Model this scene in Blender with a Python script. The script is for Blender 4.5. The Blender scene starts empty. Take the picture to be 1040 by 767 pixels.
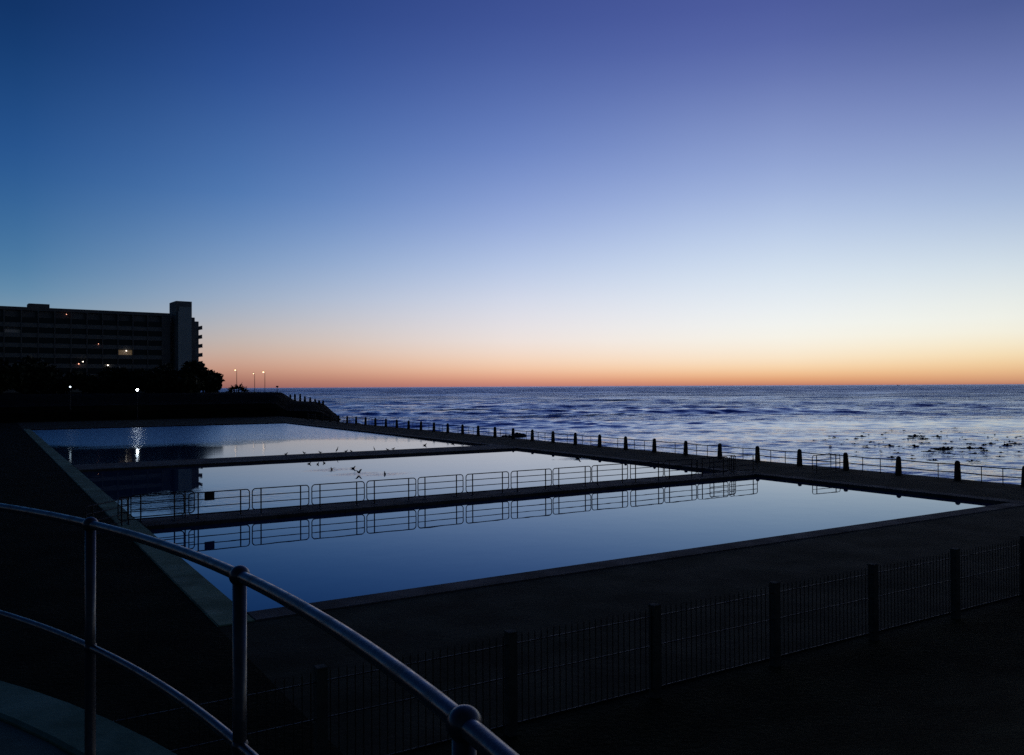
import bpy, math, random
import numpy as np
from mathutils import Vector, Matrix

random.seed(7)
rng = np.random.default_rng(11)
R = math.radians
scene = bpy.context.scene
col = scene.collection

# ------------------------------------------------------------------ frame of reference
# the pools are a rectangle turned 32 degrees: U runs across the pools to the sea, V runs along them
ANG = R(32)
UX, UY = math.cos(ANG), math.sin(ANG)
H = 5.5                                   # eye height over the pool water


def uv(u, v, z=0.0):
    return Vector((u * UX - v * UY, u * UY + v * UX, z))


def uvof(x, y):
    return x * UX + y * UY, -x * UY + y * UX


def lin(c):
    return tuple(((x / 255) / 12.92 if x <= 10 else (((x / 255) + 0.055) / 1.055) ** 2.4) for x in c)


# ------------------------------------------------------------------ mesh helper
class MB:
    def __init__(self):
        self.v, self.f, self.s = [], [], []

    def add(self, verts, faces, smooth=False):
        o = len(self.v)
        self.v += [tuple(p) for p in verts]
        self.f += [tuple(i + o for i in f) for f in faces]
        self.s += [smooth] * len(faces)
        return self

    def box(self, x0, x1, y0, y1, z0, z1, bev=0.0):
        if bev <= 0:
            vs = [(x, y, z) for z in (z0, z1) for y in (y0, y1) for x in (x0, x1)]
            return self.add(vs, [(0, 2, 3, 1), (4, 5, 7, 6), (0, 1, 5, 4), (2, 6, 7, 3), (0, 4, 6, 2), (1, 3, 7, 5)])
        b = bev
        rings = []
        for z, i in ((z0, 0), (z1 - b, 0), (z1, b)):
            rings.append([(x0 + i, y0 + i, z), (x1 - i, y0 + i, z), (x1 - i, y1 - i, z), (x0 + i, y1 - i, z)])
        vs = sum(rings, [])
        fs = [(3, 2, 1, 0), (8, 9, 10, 11)]
        for k in range(2):
            for i in range(4):
                j = (i + 1) % 4
                fs.append((4 * k + i, 4 * k + j, 4 * k + 4 + j, 4 * k + 4 + i))
        return self.add(vs, fs)

    def tube(self, pts, r, n=8, closed=False):
        pts = [Vector(p) for p in pts]
        rs = r if isinstance(r, (list, tuple)) else [r] * len(pts)
        vs, fs = [], []
        m = len(pts)
        ref = None
        for i, p in enumerate(pts):
            a = pts[(i - 1) % m] if (closed or i > 0) else p
            b = pts[(i + 1) % m] if (closed or i < m - 1) else p
            t = (b - a).normalized()
            if ref is None:
                ref = Vector((0, 0, 1)) if abs(t.z) < 0.9 else Vector((1, 0, 0))
            e = (ref - t * ref.dot(t)).normalized()
            ref = e
            g = t.cross(e)
            for k in range(n):
                w = 2 * math.pi * k / n
                vs.append(p + (e * math.cos(w) + g * math.sin(w)) * rs[i])
        for i in range(m if closed else m - 1):
            for k in range(n):
                a, b = i * n + k, i * n + (k + 1) % n
                j = (i + 1) % m
                fs.append((a, b, j * n + (k + 1) % n, j * n + k))
        self.add(vs, fs, True)
        if not closed:
            self.add(vs[:n], [tuple(range(n - 1, -1, -1))])
            self.add(vs[-n:], [tuple(range(n))])
        return self

    def lathe(self, prof, c=(0, 0, 0), n=16, square=0.0):
        """prof: (radius, z) pairs; square > 0 squares the section"""
        vs, fs = [], []
        for r, z in prof:
            for k in range(n):
                w = 2 * math.pi * (k + 0.5) / n
                cx, sy = math.cos(w), math.sin(w)
                if square:
                    q = (abs(cx) ** square + abs(sy) ** square) ** (-1 / square)
                    cx, sy = cx * q, sy * q
                vs.append((c[0] + r * cx, c[1] + r * sy, c[2] + z))
        for i in range(len(prof) - 1):
            for k in range(n):
                j = (k + 1) % n
                fs.append((i * n + k, i * n + j, (i + 1) * n + j, (i + 1) * n + k))
        fs.append(tuple(range(n - 1, -1, -1)))
        o = (len(prof) - 1) * n
        fs.append(tuple(range(o, o + n)))
        return self.add(vs, fs, True)

    def ball(self, c, r, n=16, m=10, sz=1.0):
        prof = []
        for i in range(m + 1):
            w = -math.pi / 2 + math.pi * i / m
            prof.append((max(r * math.cos(w), 1e-4), r * sz * math.sin(w)))
        return self.lathe(prof, c, n)

    def build(self, name, mat, parent=None):
        me = bpy.data.meshes.new(name)
        me.from_pydata(self.v, [], self.f)
        me.polygons.foreach_set('use_smooth', self.s)
        me.materials.append(mat)
        me.update()
        o = bpy.data.objects.new(name, me)
        col.objects.link(o)
        if parent is not None:
            o.parent = parent
        return o


def tag(o, label=None, cat=None, group=None, kind=None):
    if label:
        o['label'] = label
    if cat:
        o['category'] = cat
    if group:
        o['group'] = group
    if kind:
        o['kind'] = kind
    return o


def thing(name, label, cat, loc=(0, 0, 0), rz=0.0, group=None):
    o = bpy.data.objects.new(name, None)
    o.empty_display_size = 0.2
    col.objects.link(o)
    o.location = loc
    o.rotation_euler = (0, 0, rz)
    return tag(o, label, cat, group)


def dup(root, loc, rz=0.0, label=None, group=None, scale=None):
    r = root.copy()
    col.objects.link(r)
    r.location = loc
    r.rotation_euler = (0, 0, rz)
    if scale:
        r.scale = (scale,) * 3 if not isinstance(scale, tuple) else scale
    if label:
        r['label'] = label
    if group:
        r['group'] = group
    for ch in list(root.children):
        c = ch.copy()
        col.objects.link(c)
        c.parent = r
        for g in ch.children:
            d = g.copy()
            col.objects.link(d)
            d.parent = c
    return r


def share(src, name, parent, loc=(0, 0, 0), rz=0.0):
    """another part with the same mesh"""
    o = bpy.data.objects.new(name, src.data)
    col.objects.link(o)
    o.parent = parent
    o.location = loc
    o.rotation_euler = (0, 0, rz)
    return o


def grid_obj(name, P, mat, smooth=True, attrs=None):
    """P: (n, m, 3) array -> mesh sheet"""
    n, m = P.shape[:2]
    idx = np.arange(n * m).reshape(n, m)
    q = np.stack([idx[:-1, :-1], idx[:-1, 1:], idx[1:, 1:], idx[1:, :-1]], -1).reshape(-1, 4)
    me = bpy.data.meshes.new(name)
    me.vertices.add(n * m)
    me.vertices.foreach_set('co', P.reshape(-1).astype(np.float32))
    me.loops.add(q.size)
    me.loops.foreach_set('vertex_index', q.reshape(-1).astype(np.int32))
    me.polygons.add(len(q))
    me.polygons.foreach_set('loop_start', (np.arange(len(q)) * 4).astype(np.int32))
    me.polygons.foreach_set('loop_total', np.full(len(q), 4, np.int32))
    me.polygons.foreach_set('use_smooth', np.full(len(q), smooth))
    for k, a in (attrs or {}).items():
        at = me.attributes.new(k, 'FLOAT', 'POINT')
        at.data.foreach_set('value', a.reshape(-1).astype(np.float32))
    me.update(calc_edges=True)
    me.validate()
    me.materials.append(mat)
    o = bpy.data.objects.new(name, me)
    col.objects.link(o)
    return o


# ------------------------------------------------------------------ materials
class NT:
    def __init__(self, name):
        self.m = bpy.data.materials.new(name)
        self.m.use_nodes = True
        self.t = self.m.node_tree
        self.b = self.t.nodes['Principled BSDF']

    def n(self, kind, **kw):
        nd = self.t.nodes.new(kind)
        for k, v in kw.items():
            if k in nd.inputs:
                nd.inputs[k].default_value = v
            else:
                setattr(nd, k, v)
        return nd

    def l(self, a, b):
        self.t.links.new(a, b)

    def math(self, op, a, b=None, c=None, clamp=False):
        nd = self.t.nodes.new('ShaderNodeMath')
        nd.operation = op
        nd.use_clamp = clamp
        for i, x in enumerate((a, b, c)):
            if x is None:
                continue
            if isinstance(x, (int, float)):
                nd.inputs[i].default_value = x
            else:
                self.l(x, nd.inputs[i])
        return nd.outputs[0]

    def rng(self, x, a, b, c, d, smooth=True):
        nd = self.t.nodes.new('ShaderNodeMapRange')
        nd.interpolation_type = 'SMOOTHSTEP' if smooth else 'LINEAR'
        self.l(x, nd.inputs[0])
        for i, v in enumerate((a, b, c, d)):
            nd.inputs[i + 1].default_value = v
        return nd.outputs[0]

    def noise(self, vec, scale, detail=3, rough=0.55, out='Fac'):
        nd = self.n('ShaderNodeTexNoise', Scale=scale, Detail=detail, Roughness=rough)
        if vec is not None:
            self.l(vec, nd.inputs['Vector'])
        return nd.outputs[out]


def surface(name, c1, c2, scale, rough=(0.6, 0.9), bump=0.3, bscale=None, metallic=0.0, spec=0.3, dist=0.02, coord='Object', joints=None):
    t = NT(name)
    if coord == 'Object':
        vec = t.n('ShaderNodeTexCoord').outputs['Object']
    else:
        vec = t.n('ShaderNodeNewGeometry').outputs['Position']
    a = t.noise(vec, scale, 6, 0.62)
    rp = t.n('ShaderNodeValToRGB')
    rp.color_ramp.elements[0].position = 0.36
    rp.color_ramp.elements[1].position = 0.66
    rp.color_ramp.elements[0].color = (*c1, 1)
    rp.color_ramp.elements[1].color = (*c2, 1)
    t.l(a, rp.inputs[0])
    colr = rp.outputs[0]
    if joints:                               # slab joints, laid square to the pools
        mp = t.n('ShaderNodeMapping')
        mp.inputs['Rotation'].default_value = (0, 0, -ANG)
        t.l(vec, mp.inputs['Vector'])
        bk = t.n('ShaderNodeTexBrick', offset=joints[2], squash=1.0)
        bk.inputs['Scale'].default_value = 1.0
        bk.inputs['Brick Width'].default_value = joints[0]
        bk.inputs['Row Height'].default_value = joints[1]
        bk.inputs['Mortar Size'].default_value = 0.014
        bk.inputs['Mortar Smooth'].default_value = 0.3
        bk.inputs['Color1'].default_value = (1, 1, 1, 1)
        bk.inputs['Color2'].default_value = (0.68, 0.68, 0.68, 1)
        bk.inputs['Mortar'].default_value = (0.3, 0.3, 0.3, 1)
        t.l(mp.outputs[0], bk.inputs['Vector'])
        mm = t.n('ShaderNodeMix', data_type='RGBA', blend_type='MULTIPLY')
        mm.inputs['Factor'].default_value = 1.0
        t.l(colr, mm.inputs['A'])
        t.l(bk.outputs['Color'], mm.inputs['B'])
        colr = mm.outputs['Result']
    t.l(colr, t.b.inputs['Base Color'])
    t.l(t.rng(a, 0.3, 0.7, rough[1], rough[0]), t.b.inputs['Roughness'])
    t.b.inputs['Metallic'].default_value = metallic
    t.b.inputs['Specular IOR Level'].default_value = spec
    if bump:
        bn = t.noise(vec, bscale or scale * 8, 5, 0.6)
        bp = t.n('ShaderNodeBump', Strength=bump, Distance=dist)
        t.l(bn, bp.inputs['Height'])
        t.l(bp.outputs[0], t.b.inputs['Normal'])
    return t.m


def emitter(name, colr, strength):
    t = NT(name)
    t.b.inputs['Base Color'].default_value = (0.5, 0.5, 0.5, 1)
    t.b.inputs['Emission Color'].default_value = (*colr, 1)
    t.b.inputs['Emission Strength'].default_value = strength
    return t.m


M = {}
M['rail'] = surface('blue_grey_gloss_paint', (0.035, 0.043, 0.06), (0.075, 0.09, 0.115), 14, (0.2, 0.42), 0.25, 45, 0.55, 0.6, 0.002)
M['galv'] = surface('dark_galvanised_steel', (0.05, 0.05, 0.055), (0.09, 0.09, 0.10), 12, (0.5, 0.7), 0.1, 60, 0.3, 0.3, 0.002)
M['bar'] = surface('dull_barrier_steel', (0.018, 0.02, 0.026), (0.04, 0.042, 0.05), 12, (0.5, 0.7), 0.1, 60, 0.2, 0.3, 0.002)
M['black_steel'] = surface('dark_painted_steel', (0.022, 0.024, 0.023), (0.045, 0.047, 0.044), 6, (0.5, 0.7), 0.1, 40, 0.0, 0.3, 0.002)
M['post'] = surface('weathered_concrete', (0.05, 0.045, 0.045), (0.10, 0.09, 0.085), 5, (0.85, 0.95), 0.5, 30, 0, 0.2, 0.01)
M['pillar'] = surface('dark_plaster_pillar', (0.06, 0.063, 0.055), (0.11, 0.11, 0.10), 4, (0.8, 0.95), 0.4, 25, 0, 0.15, 0.01)
M['kerb'] = surface('pale_algae_stained_concrete', (0.14, 0.22, 0.13), (0.26, 0.37, 0.22), 0.9, (0.7, 0.95), 0.4, 12, 0, 0.2, 0.01, 'P', (1.5, 1.5, 0.0))
M['walk'] = surface('walkway_concrete', (0.07, 0.06, 0.055), (0.14, 0.12, 0.11), 0.8, (0.75, 0.95), 0.4, 10, 0, 0.2, 0.01, 'P', (1.5, 1.17, 0.0))
M['deck'] = surface('dark_deck_paving', (0.020, 0.024, 0.012), (0.042, 0.046, 0.024), 0.5, (0.85, 0.98), 0.5, 7, 0, 0.1, 0.015, 'P', (1.2, 0.6, 0.5))
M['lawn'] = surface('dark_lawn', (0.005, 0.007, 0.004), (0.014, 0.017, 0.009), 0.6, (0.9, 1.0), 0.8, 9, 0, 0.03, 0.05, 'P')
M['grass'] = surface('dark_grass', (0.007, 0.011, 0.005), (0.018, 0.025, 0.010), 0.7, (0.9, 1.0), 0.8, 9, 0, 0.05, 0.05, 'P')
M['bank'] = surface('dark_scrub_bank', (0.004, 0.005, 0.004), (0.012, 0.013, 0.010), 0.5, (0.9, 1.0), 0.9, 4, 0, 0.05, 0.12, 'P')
M['rock'] = surface('wet_dark_rock', (0.012, 0.012, 0.013), (0.04, 0.038, 0.036), 0.8, (0.5, 0.9), 0.9, 3, 0, 0.25, 0.15, 'P')
M['terrace'] = surface('terrace_paving', (0.03, 0.055, 0.045), (0.065, 0.11, 0.085), 1.6, (0.75, 0.95), 0.35, 30, 0, 0.2, 0.006, 'P')
M['rim'] = surface('terrace_rim_concrete', (0.06, 0.14, 0.10), (0.13, 0.25, 0.19), 2.2, (0.75, 0.95), 0.35, 26, 0, 0.2, 0.006, 'P')
M['leaf'] = surface('dark_foliage', (0.012, 0.018, 0.008), (0.04, 0.05, 0.022), 1.5, (0.6, 0.9), 0, None, 0, 0.2)
M['bark'] = surface('bark', (0.03, 0.025, 0.02), (0.06, 0.05, 0.04), 3, (0.8, 0.95), 0.6, 14, 0, 0.2, 0.03)
M['kelp'] = surface('wet_kelp', (0.012, 0.010, 0.006), (0.03, 0.025, 0.014), 5, (0.35, 0.6), 0.2, 15, 0, 0.3, 0.01)
M['wall'] = surface('flats_wall_render', (0.16, 0.16, 0.16), (0.24, 0.24, 0.23), 0.15, (0.8, 0.95), 0.2, 3, 0, 0.2, 0.01)
M['band'] = surface('flats_spandrel_paint', (0.20, 0.21, 0.21), (0.30, 0.31, 0.31), 0.2, (0.75, 0.9), 0.2, 3, 0, 0.2, 0.01)
M['tower'] = surface('stair_tower_paint', (0.36, 0.44, 0.45), (0.48, 0.55, 0.56), 0.12, (0.7, 0.9), 0.2, 3, 0, 0.2, 0.01)
M['glass'] = surface('dark_window_glass', (0.01, 0.011, 0.013), (0.02, 0.022, 0.025), 0.4, (0.05, 0.15), 0, None, 0, 0.5)
M['plume'] = surface('dark_feathers', (0.012, 0.012, 0.013), (0.03, 0.03, 0.032), 12, (0.6, 0.8), 0.2, 60, 0, 0.3, 0.004)
M['sign'] = surface('sign_plate', (0.02, 0.02, 0.022), (0.035, 0.035, 0.04), 6, (0.5, 0.7), 0.1, 20, 0, 0.3, 0.001)
M['lamp_white'] = emitter('white_lamp_lens', (0.85, 0.92, 1.0), 24)
M['lamp_blue'] = emitter('bluish_lamp_lens', (0.7, 0.86, 1.0), 3)
M['lamp_warm'] = emitter('sodium_lamp_lens', (1.0, 0.62, 0.32), 4.5)
M['win_amber'] = emitter('amber_lit_window', (1.0, 0.62, 0.24), 0.06)
M['win_dim'] = emitter('dim_lit_window', (0.75, 0.68, 0.5), 0.004)
M['bulb_white'] = emitter('white_balcony_bulb', (1.0, 0.85, 0.7), 4.5)
M['bulb_red'] = emitter('reddish_balcony_bulb', (1.0, 0.42, 0.28), 3.5)


def water(t, nrm, body, lo, hi, rough, ior=1.333):
    """clear sky mirrored by Fresnel over the dim colour of the water body; in steep views a painted tint dims and blues the mirrored light"""
    t.t.nodes.remove(t.b)
    fr = t.n('ShaderNodeFresnel', IOR=ior)
    t.l(nrm, fr.inputs['Normal'])
    F = fr.outputs[0]
    cc = t.n('ShaderNodeCombineColor')  # reflection tone put into the gloss colour: darker and bluer at low Fresnel
    for i in range(3):
        t.l(t.rng(F, 0.20, 0.55, lo[i], hi[i], False), cc.inputs[i])
    gl = t.n('ShaderNodeBsdfGlossy')
    t.l(cc.outputs[0], gl.inputs['Color'])
    if isinstance(rough, float):
        gl.inputs['Roughness'].default_value = rough
    else:
        t.l(rough, gl.inputs['Roughness'])
    t.l(nrm, gl.inputs['Normal'])
    df = t.n('ShaderNodeBsdfDiffuse')
    if isinstance(body, tuple):
        df.inputs['Color'].default_value = (*body, 1)
    else:
        t.l(body, df.inputs['Color'])
    mx = t.n('ShaderNodeMixShader')
    t.l(F, mx.inputs[0])
    t.l(df.outputs[0], mx.inputs[1])
    t.l(gl.outputs[0], mx.inputs[2])
    return mx.outputs[0]


def pool_water_mat():
    t = NT('pool_water')
    pos = t.n('ShaderNodeNewGeometry').outputs['Position']
    mp = t.n('ShaderNodeMapping')
    mp.vector_type = 'POINT'
    mp.inputs['Rotation'].default_value = (0, 0, -ANG)
    t.l(pos, mp.inputs['Vector'])
    P = mp.outputs[0]                       # pool coordinates: x across, y along
    sx = t.n('ShaderNodeSeparateXYZ')
    t.l(P, sx.inputs[0])
    big = t.noise(P, 0.06, 3, 0.5)
    wob = t.math('MULTIPLY_ADD', big, 44, -22)
    # breeze ripples over the far end of the last pool
    vv = t.math('ADD', sx.outputs[1], wob)
    far = t.rng(vv, 79, 97, 0, 1)
    # a rippled patch along the left side of the middle pool
    du = t.math('SUBTRACT', sx.outputs[0], 9.0)
    dv = t.math('SUBTRACT', sx.outputs[1], 44.0)
    dd = t.math('SQRT', t.math('ADD', t.math('POWER', t.math('DIVIDE', du, 5.0), 2.0), t.math('POWER', t.math('DIVIDE', dv, 5.0), 2.0)))
    left = t.rng(t.math('MULTIPLY_ADD', big, 1.6, t.math('ADD', dd, -0.8)), 0.5, 1.1, 0.22, 0)
    # wakes round the birds in the middle pool
    wake = None
    for (bu, bv) in ((20.1, 50.9), (19.8, 54.4), (38.2, 51.8), (21.5, 49.6)):
        a = t.math('SUBTRACT', sx.outputs[0], bu)
        b = t.math('SUBTRACT', sx.outputs[1], bv)
        d = t.math('SQRT', t.math('ADD', t.math('POWER', t.math('DIVIDE', a, 1.9), 2.0), t.math('POWER', b, 2.0)))
        w = t.rng(d, 0.2, 1.6, 0.45, 0)
        wake = w if wake is None else t.math('MAXIMUM', wake, w)
    mask = t.math('MAXIMUM', t.math('MAXIMUM', far, left), t.math('MAXIMUM', wake, 0.0))
    n1 = t.noise(P, 2.6, 3, 0.6)
    n2 = t.noise(P, 0.55, 2, 0.5)
    b1 = t.n('ShaderNodeBump', Distance=0.10)
    t.l(t.math('MULTIPLY', mask, 0.62), b1.inputs['Strength'])
    t.l(n1, b1.inputs['Height'])
    b2 = t.n('ShaderNodeBump', Strength=0.035, Distance=0.06)
    t.l(n2, b2.inputs['Height'])
    t.l(b1.outputs[0], b2.inputs['Normal'])
    out = t.t.nodes['Material Output']
    t.l(water(t, b2.outputs[0], (0.010, 0.05, 0.13), (0.17, 0.50, 0.78), (0.86, 0.93, 1.0), t.math('MAXIMUM', t.rng(sx.outputs[1], 60, 70, 0.01, 0.07), t.math('MULTIPLY', far, 0.20)), 1.46), out.inputs['Surface'])
    return t.m


def sea_mat():
    t = NT('sea_water')
    pos = t.n('ShaderNodeNewGeometry').outputs['Position']
    at = t.n('ShaderNodeAttribute', attribute_name='chop')
    fo = t.n('ShaderNodeAttribute', attribute_name='foam')
    mp = t.n('ShaderNodeMapping')
    mp.inputs['Scale'].default_value = (0.55, 1.0, 1.0)
    t.l(pos, mp.inputs['Vector'])
    P = mp.outputs[0]
    chop = at.outputs['Fac']
    n1 = t.noise(P, 1.1, 4, 0.62)
    mp2 = t.n('ShaderNodeMapping')
    mp2.inputs['Scale'].default_value = (0.5, 1.0, 1.0)
    t.l(pos, mp2.inputs['Vector'])
    n4 = t.noise(mp2.outputs[0], 0.6, 4, 0.62)
    n2 = t.noise(P, 0.22, 3, 0.55)
    mp3 = t.n('ShaderNodeMapping')
    mp3.inputs['Scale'].default_value = (0.14, 1.0, 1.0)
    mp3.inputs['Rotation'].default_value = (0, 0, 0.05)
    t.l(pos, mp3.inputs['Vector'])
    n3 = t.noise(mp3.outputs[0], 0.035, 4, 0.6)      # slicks lying along the swell
    gust = t.rng(n3, 0.36, 0.62, 0.3, 1.2)
    b1 = t.n('ShaderNodeBump', Strength=1.0)
    t.l(t.math('MULTIPLY', gust, t.math('MULTIPLY_ADD', chop, 0.30, 0.07)), b1.inputs['Distance'])
    t.l(n1, b1.inputs['Height'])
    b2 = t.n('ShaderNodeBump', Strength=1.0)
    t.l(t.math('MULTIPLY', gust, t.math('MULTIPLY_ADD', chop, 1.1, 0.08)), b2.inputs['Distance'])
    t.l(n2, b2.inputs['Height'])
    b3 = t.n('ShaderNodeBump', Strength=1.0)
    t.l(t.math('MULTIPLY', gust, t.math('MULTIPLY_ADD', chop, 0.78, 0.20)), b3.inputs['Distance'])
    t.l(n4, b3.inputs['Height'])
    t.l(b1.outputs[0], b3.inputs['Normal'])
    t.l(b3.outputs[0], b2.inputs['Normal'])
    # broken foam
    fn = t.noise(P, 1.3, 5, 0.7)
    fm = t.rng(t.math('MULTIPLY', fo.outputs['Fac'], t.math('MULTIPLY_ADD', fn, 1.6, 0.1)), 0.45, 0.7, 0, 1)
    w = water(t, b2.outputs[0], (0.010, 0.03, 0.11), (0.22, 0.42, 0.95), (0.76, 0.85, 1.0), t.math('MULTIPLY_ADD', chop, 0.10, 0.05), 1.40)
    fd = t.n('ShaderNodeBsdfDiffuse')
    fd.inputs['Color'].default_value = (0.75, 0.78, 0.80, 1)
    mx = t.n('ShaderNodeMixShader')
    t.l(fm, mx.inputs[0])
    t.l(w, mx.inputs[1])
    t.l(fd.outputs[0], mx.inputs[2])
    t.l(mx.outputs[0], t.t.nodes['Material Output'].inputs['Surface'])
    return t.m


M['pool'] = pool_water_mat()
M['sea'] = sea_mat()

# ------------------------------------------------------------------ sky
HOR = 392.7
SKY = {   # azimuth column of the afterglow: (row, colour) -> elevation is worked out below
    20: [(0, (10, 47, 98)), (60, (16, 60, 114)), (150, (32, 80, 140)), (215, (48, 100, 152)), (270, (68, 120, 162)), (305, (98, 142, 172)), (340, (146, 160, 170)), (365, (180, 152, 142)), (385, (165, 112, 98)), (394, (115, 82, 90))],
    270: [(0, (32, 64, 128)), (80, (46, 82, 150)), (200, (82, 124, 182)), (260, (124, 156, 198)), (302, (160, 178, 203)), (335, (192, 186, 186)), (355, (205, 180, 164)), (372, (204, 155, 132)), (386, (170, 118, 104)), (394, (146, 96, 96))],
    520: [(0, (58, 78, 146)), (62, (73, 96, 163)), (150, (104, 130, 194)), (222, (146, 168, 218)), (272, (183, 200, 231)), (312, (218, 221, 234)), (346, (239, 228, 224)), (361, (244, 218, 199)), (372, (246, 206, 174)), (381, (234, 174, 144)), (388, (210, 142, 122)), (394, (176, 118, 122))],
    780: [(0, (76, 90, 158)), (60, (94, 110, 174)), (180, (152, 172, 218)), (235, (188, 206, 234)), (280, (215, 228, 241)), (318, (236, 241, 244)), (340, (246, 246, 238)), (365, (250, 230, 202)), (376, (248, 208, 160)), (384, (232, 168, 120)), (389, (208, 142, 108)), (394, (172, 112, 108))],
    1020: [(0, (72, 89, 147)), (100, (116, 132, 187)), (200, (163, 184, 218)), (268, (209, 223, 233)), (300, (230, 236, 233)), (330, (243, 244, 232)), (356, (247, 228, 188)), (370, (240, 202, 152)), (382, (220, 166, 124)), (394, (170, 112, 100))],
}


def make_world():
    w = bpy.data.worlds.new('World')
    scene.world = w
    w.use_nodes = True
    nt = w.node_tree
    for n in list(nt.nodes):
        nt.nodes.remove(n)
    N = nt.nodes.new
    L = nt.links.new
    tc = N('ShaderNodeTexCoord')
    sp = N('ShaderNodeSeparateXYZ')
    L(tc.outputs['Generated'], sp.inputs[0])

    def mth(op, a, b=None, clamp=False):
        nd = N('ShaderNodeMath')
        nd.operation = op
        nd.use_clamp = clamp
        for i, x in enumerate((a, b)):
            if x is None:
                continue
            if isinstance(x, (int, float)):
                nd.inputs[i].default_value = x
            else:
                L(x, nd.inputs[i])
        return nd.outputs[0]

    el = mth('MULTIPLY', mth('ARCSINE', sp.outputs[2]), 2 / math.pi)            # 0 horizon .. 1 zenith
    fac = mth('SQRT', mth('MAXIMUM', el, 0.0))
    az = mth('MULTIPLY', mth('ARCTAN2', sp.outputs[0], sp.outputs[1]), 180 / math.pi)

    gp = np.concatenate([np.linspace(0, 0.58, 26), np.linspace(0.62, 1.0, 5)])

    def profile(stops):
        """the colours of one azimuth from horizon to zenith, smoothed, at the stops gp"""
        stops = sorted(stops)
        fx = np.array([p for p, _ in stops])
        cx = np.array([c for _, c in stops])
        g = np.linspace(0, 1, 1001)
        cs = np.stack([np.interp(g, fx, cx[:, k]) for k in range(3)], -1)
        kern = np.exp(-0.5 * (np.arange(-40, 41) / 13.0) ** 2)
        kern /= kern.sum()
        pad = np.concatenate([2 * cs[:1] - cs[40:0:-1], cs, 2 * cs[-1:] - cs[-2:-42:-1]])
        sm = np.stack([np.convolve(pad[:, k], kern, 'valid') for k in range(3)], -1).clip(0, 1)
        return np.stack([np.interp(gp, g, sm[:, k]) for k in range(3)], -1)

    def ramp(prof):
        nd = N('ShaderNodeValToRGB')
        cr = nd.color_ramp
        cr.interpolation = 'LINEAR'
        while len(cr.elements) < len(gp):
            cr.elements.new(0.5)
        for e, p, c in zip(cr.elements, gp, prof):
            e.position = float(p)
            e.color = (*[float(k) for k in c], 1)
        L(fac, nd.inputs[0])
        return nd.outputs[0]

    cols = []
    for x, st in SKY.items():
        dx = x - 520
        stops = []
        for y, c in st:
            hor = HOR - 0.0049 * dx
            e = math.degrees(math.atan2(hor - y, math.hypot(859, dx)))
            stops.append((math.sqrt(max(e, 0) / 90), lin(c)))
        top = stops[0][1]
        stops.append((math.sqrt(40 / 90), tuple(k * f for k, f in zip(top, (0.36, 0.42, 0.42)))))
        stops.append((1.0, lin((8, 15, 26))))
        cols.append((math.degrees(math.atan2(dx, 859)), profile(stops)))
    back = profile([(0.0, lin((22, 36, 48))), (math.sqrt(8 / 90), lin((26, 44, 60))), (math.sqrt(25 / 90), lin((14, 28, 44))), (1.0, lin((8, 15, 26)))])
    cols = [(-115.0, back)] + cols + [(115.0, back)]
    ka = np.array([a for a, _ in cols])
    kc = np.stack([c for _, c in cols])                                          # azimuth x stop x rgb
    ga = np.arange(-140, 140.5, 0.5)
    fine = np.stack([np.interp(ga, ka, kc[:, p, k]) for p in range(kc.shape[1]) for k in range(3)], -1)
    kern = np.exp(-0.5 * (np.arange(-30, 31) / 5.5) ** 2)
    kern /= kern.sum()
    fine = np.stack([np.convolve(np.pad(fine[:, k], 30, 'edge'), kern, 'valid') for k in range(fine.shape[1])], -1)
    cols = []
    for a in (-125, -90, -60, -44, -36, -30, -24, -18, -12, -6, 0, 6, 12, 18, 24, 30, 36, 44, 60, 90, 125):
        row = np.array([np.interp(a, ga, fine[:, k]) for k in range(fine.shape[1])]).reshape(-1, 3)
        cols.append((float(a), ramp(row)))
    cur = cols[0][1]
    for (a0, _), (a1, c1) in zip(cols, cols[1:]):
        mr = N('ShaderNodeMapRange')
        mr.interpolation_type = 'LINEAR'
        L(az, mr.inputs[0])
        mr.inputs[1].default_value, mr.inputs[2].default_value = a0, a1
        mx = N('ShaderNodeMix')
        mx.data_type = 'RGBA'
        L(mr.outputs[0], mx.inputs['Factor'])
        L(cur, mx.inputs['A'])
        L(c1, mx.inputs['B'])
        cur = mx.outputs['Result']
    bg = N('ShaderNodeBackground')
    L(cur, bg.inputs[0])
    bg.inputs[1].default_value = 1.0
    # a last trace of scattered sunlight, the sun just under the horizon
    sky = N('ShaderNodeTexSky')
    sky.sky_type = 'NISHITA'
    sky.sun_disc = False
    sky.sun_elevation = R(-2.0)
    sky.sun_rotation = R(40)
    bg2 = N('ShaderNodeBackground')
    L(sky.outputs[0], bg2.inputs[0])
    bg2.inputs[1].default_value = 0.01
    ad = N('ShaderNodeAddShader')
    L(bg.outputs[0], ad.inputs[0])
    L(bg2.outputs[0], ad.inputs[1])
    out = N('ShaderNodeOutputWorld')
    L(ad.outputs[0], out.inputs[0])


make_world()
sun = bpy.data.lights.new('afterglow_sun', 'SUN')
sun.energy = 0.012
sun.angle = R(14)
sun.color = (1.0, 0.72, 0.5)
so = bpy.data.objects.new('afterglow_sun', sun)
col.objects.link(so)
az_, el_ = R(48), R(2.5)
d_ = Vector((math.sin(az_) * math.cos(el_), math.cos(az_) * math.cos(el_), math.sin(el_)))
so.rotation_euler = d_.to_track_quat('Z', 'Y').to_euler()

# ------------------------------------------------------------------ the setting: decks, kerbs, water
U0, U1 = 5.32, 39.45
V = [20.55, 35.45, 37.8, 62.4, 66.9, 129.3]
SEAW = 46.75
DZ = 0.13


def rect(mb, u0, u1, v0, v1, z):
    mb.add([uv(u0, v0, z), uv(u1, v0, z), uv(u1, v1, z), uv(u0, v1, z)], [(0, 1, 2, 3)])


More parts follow.
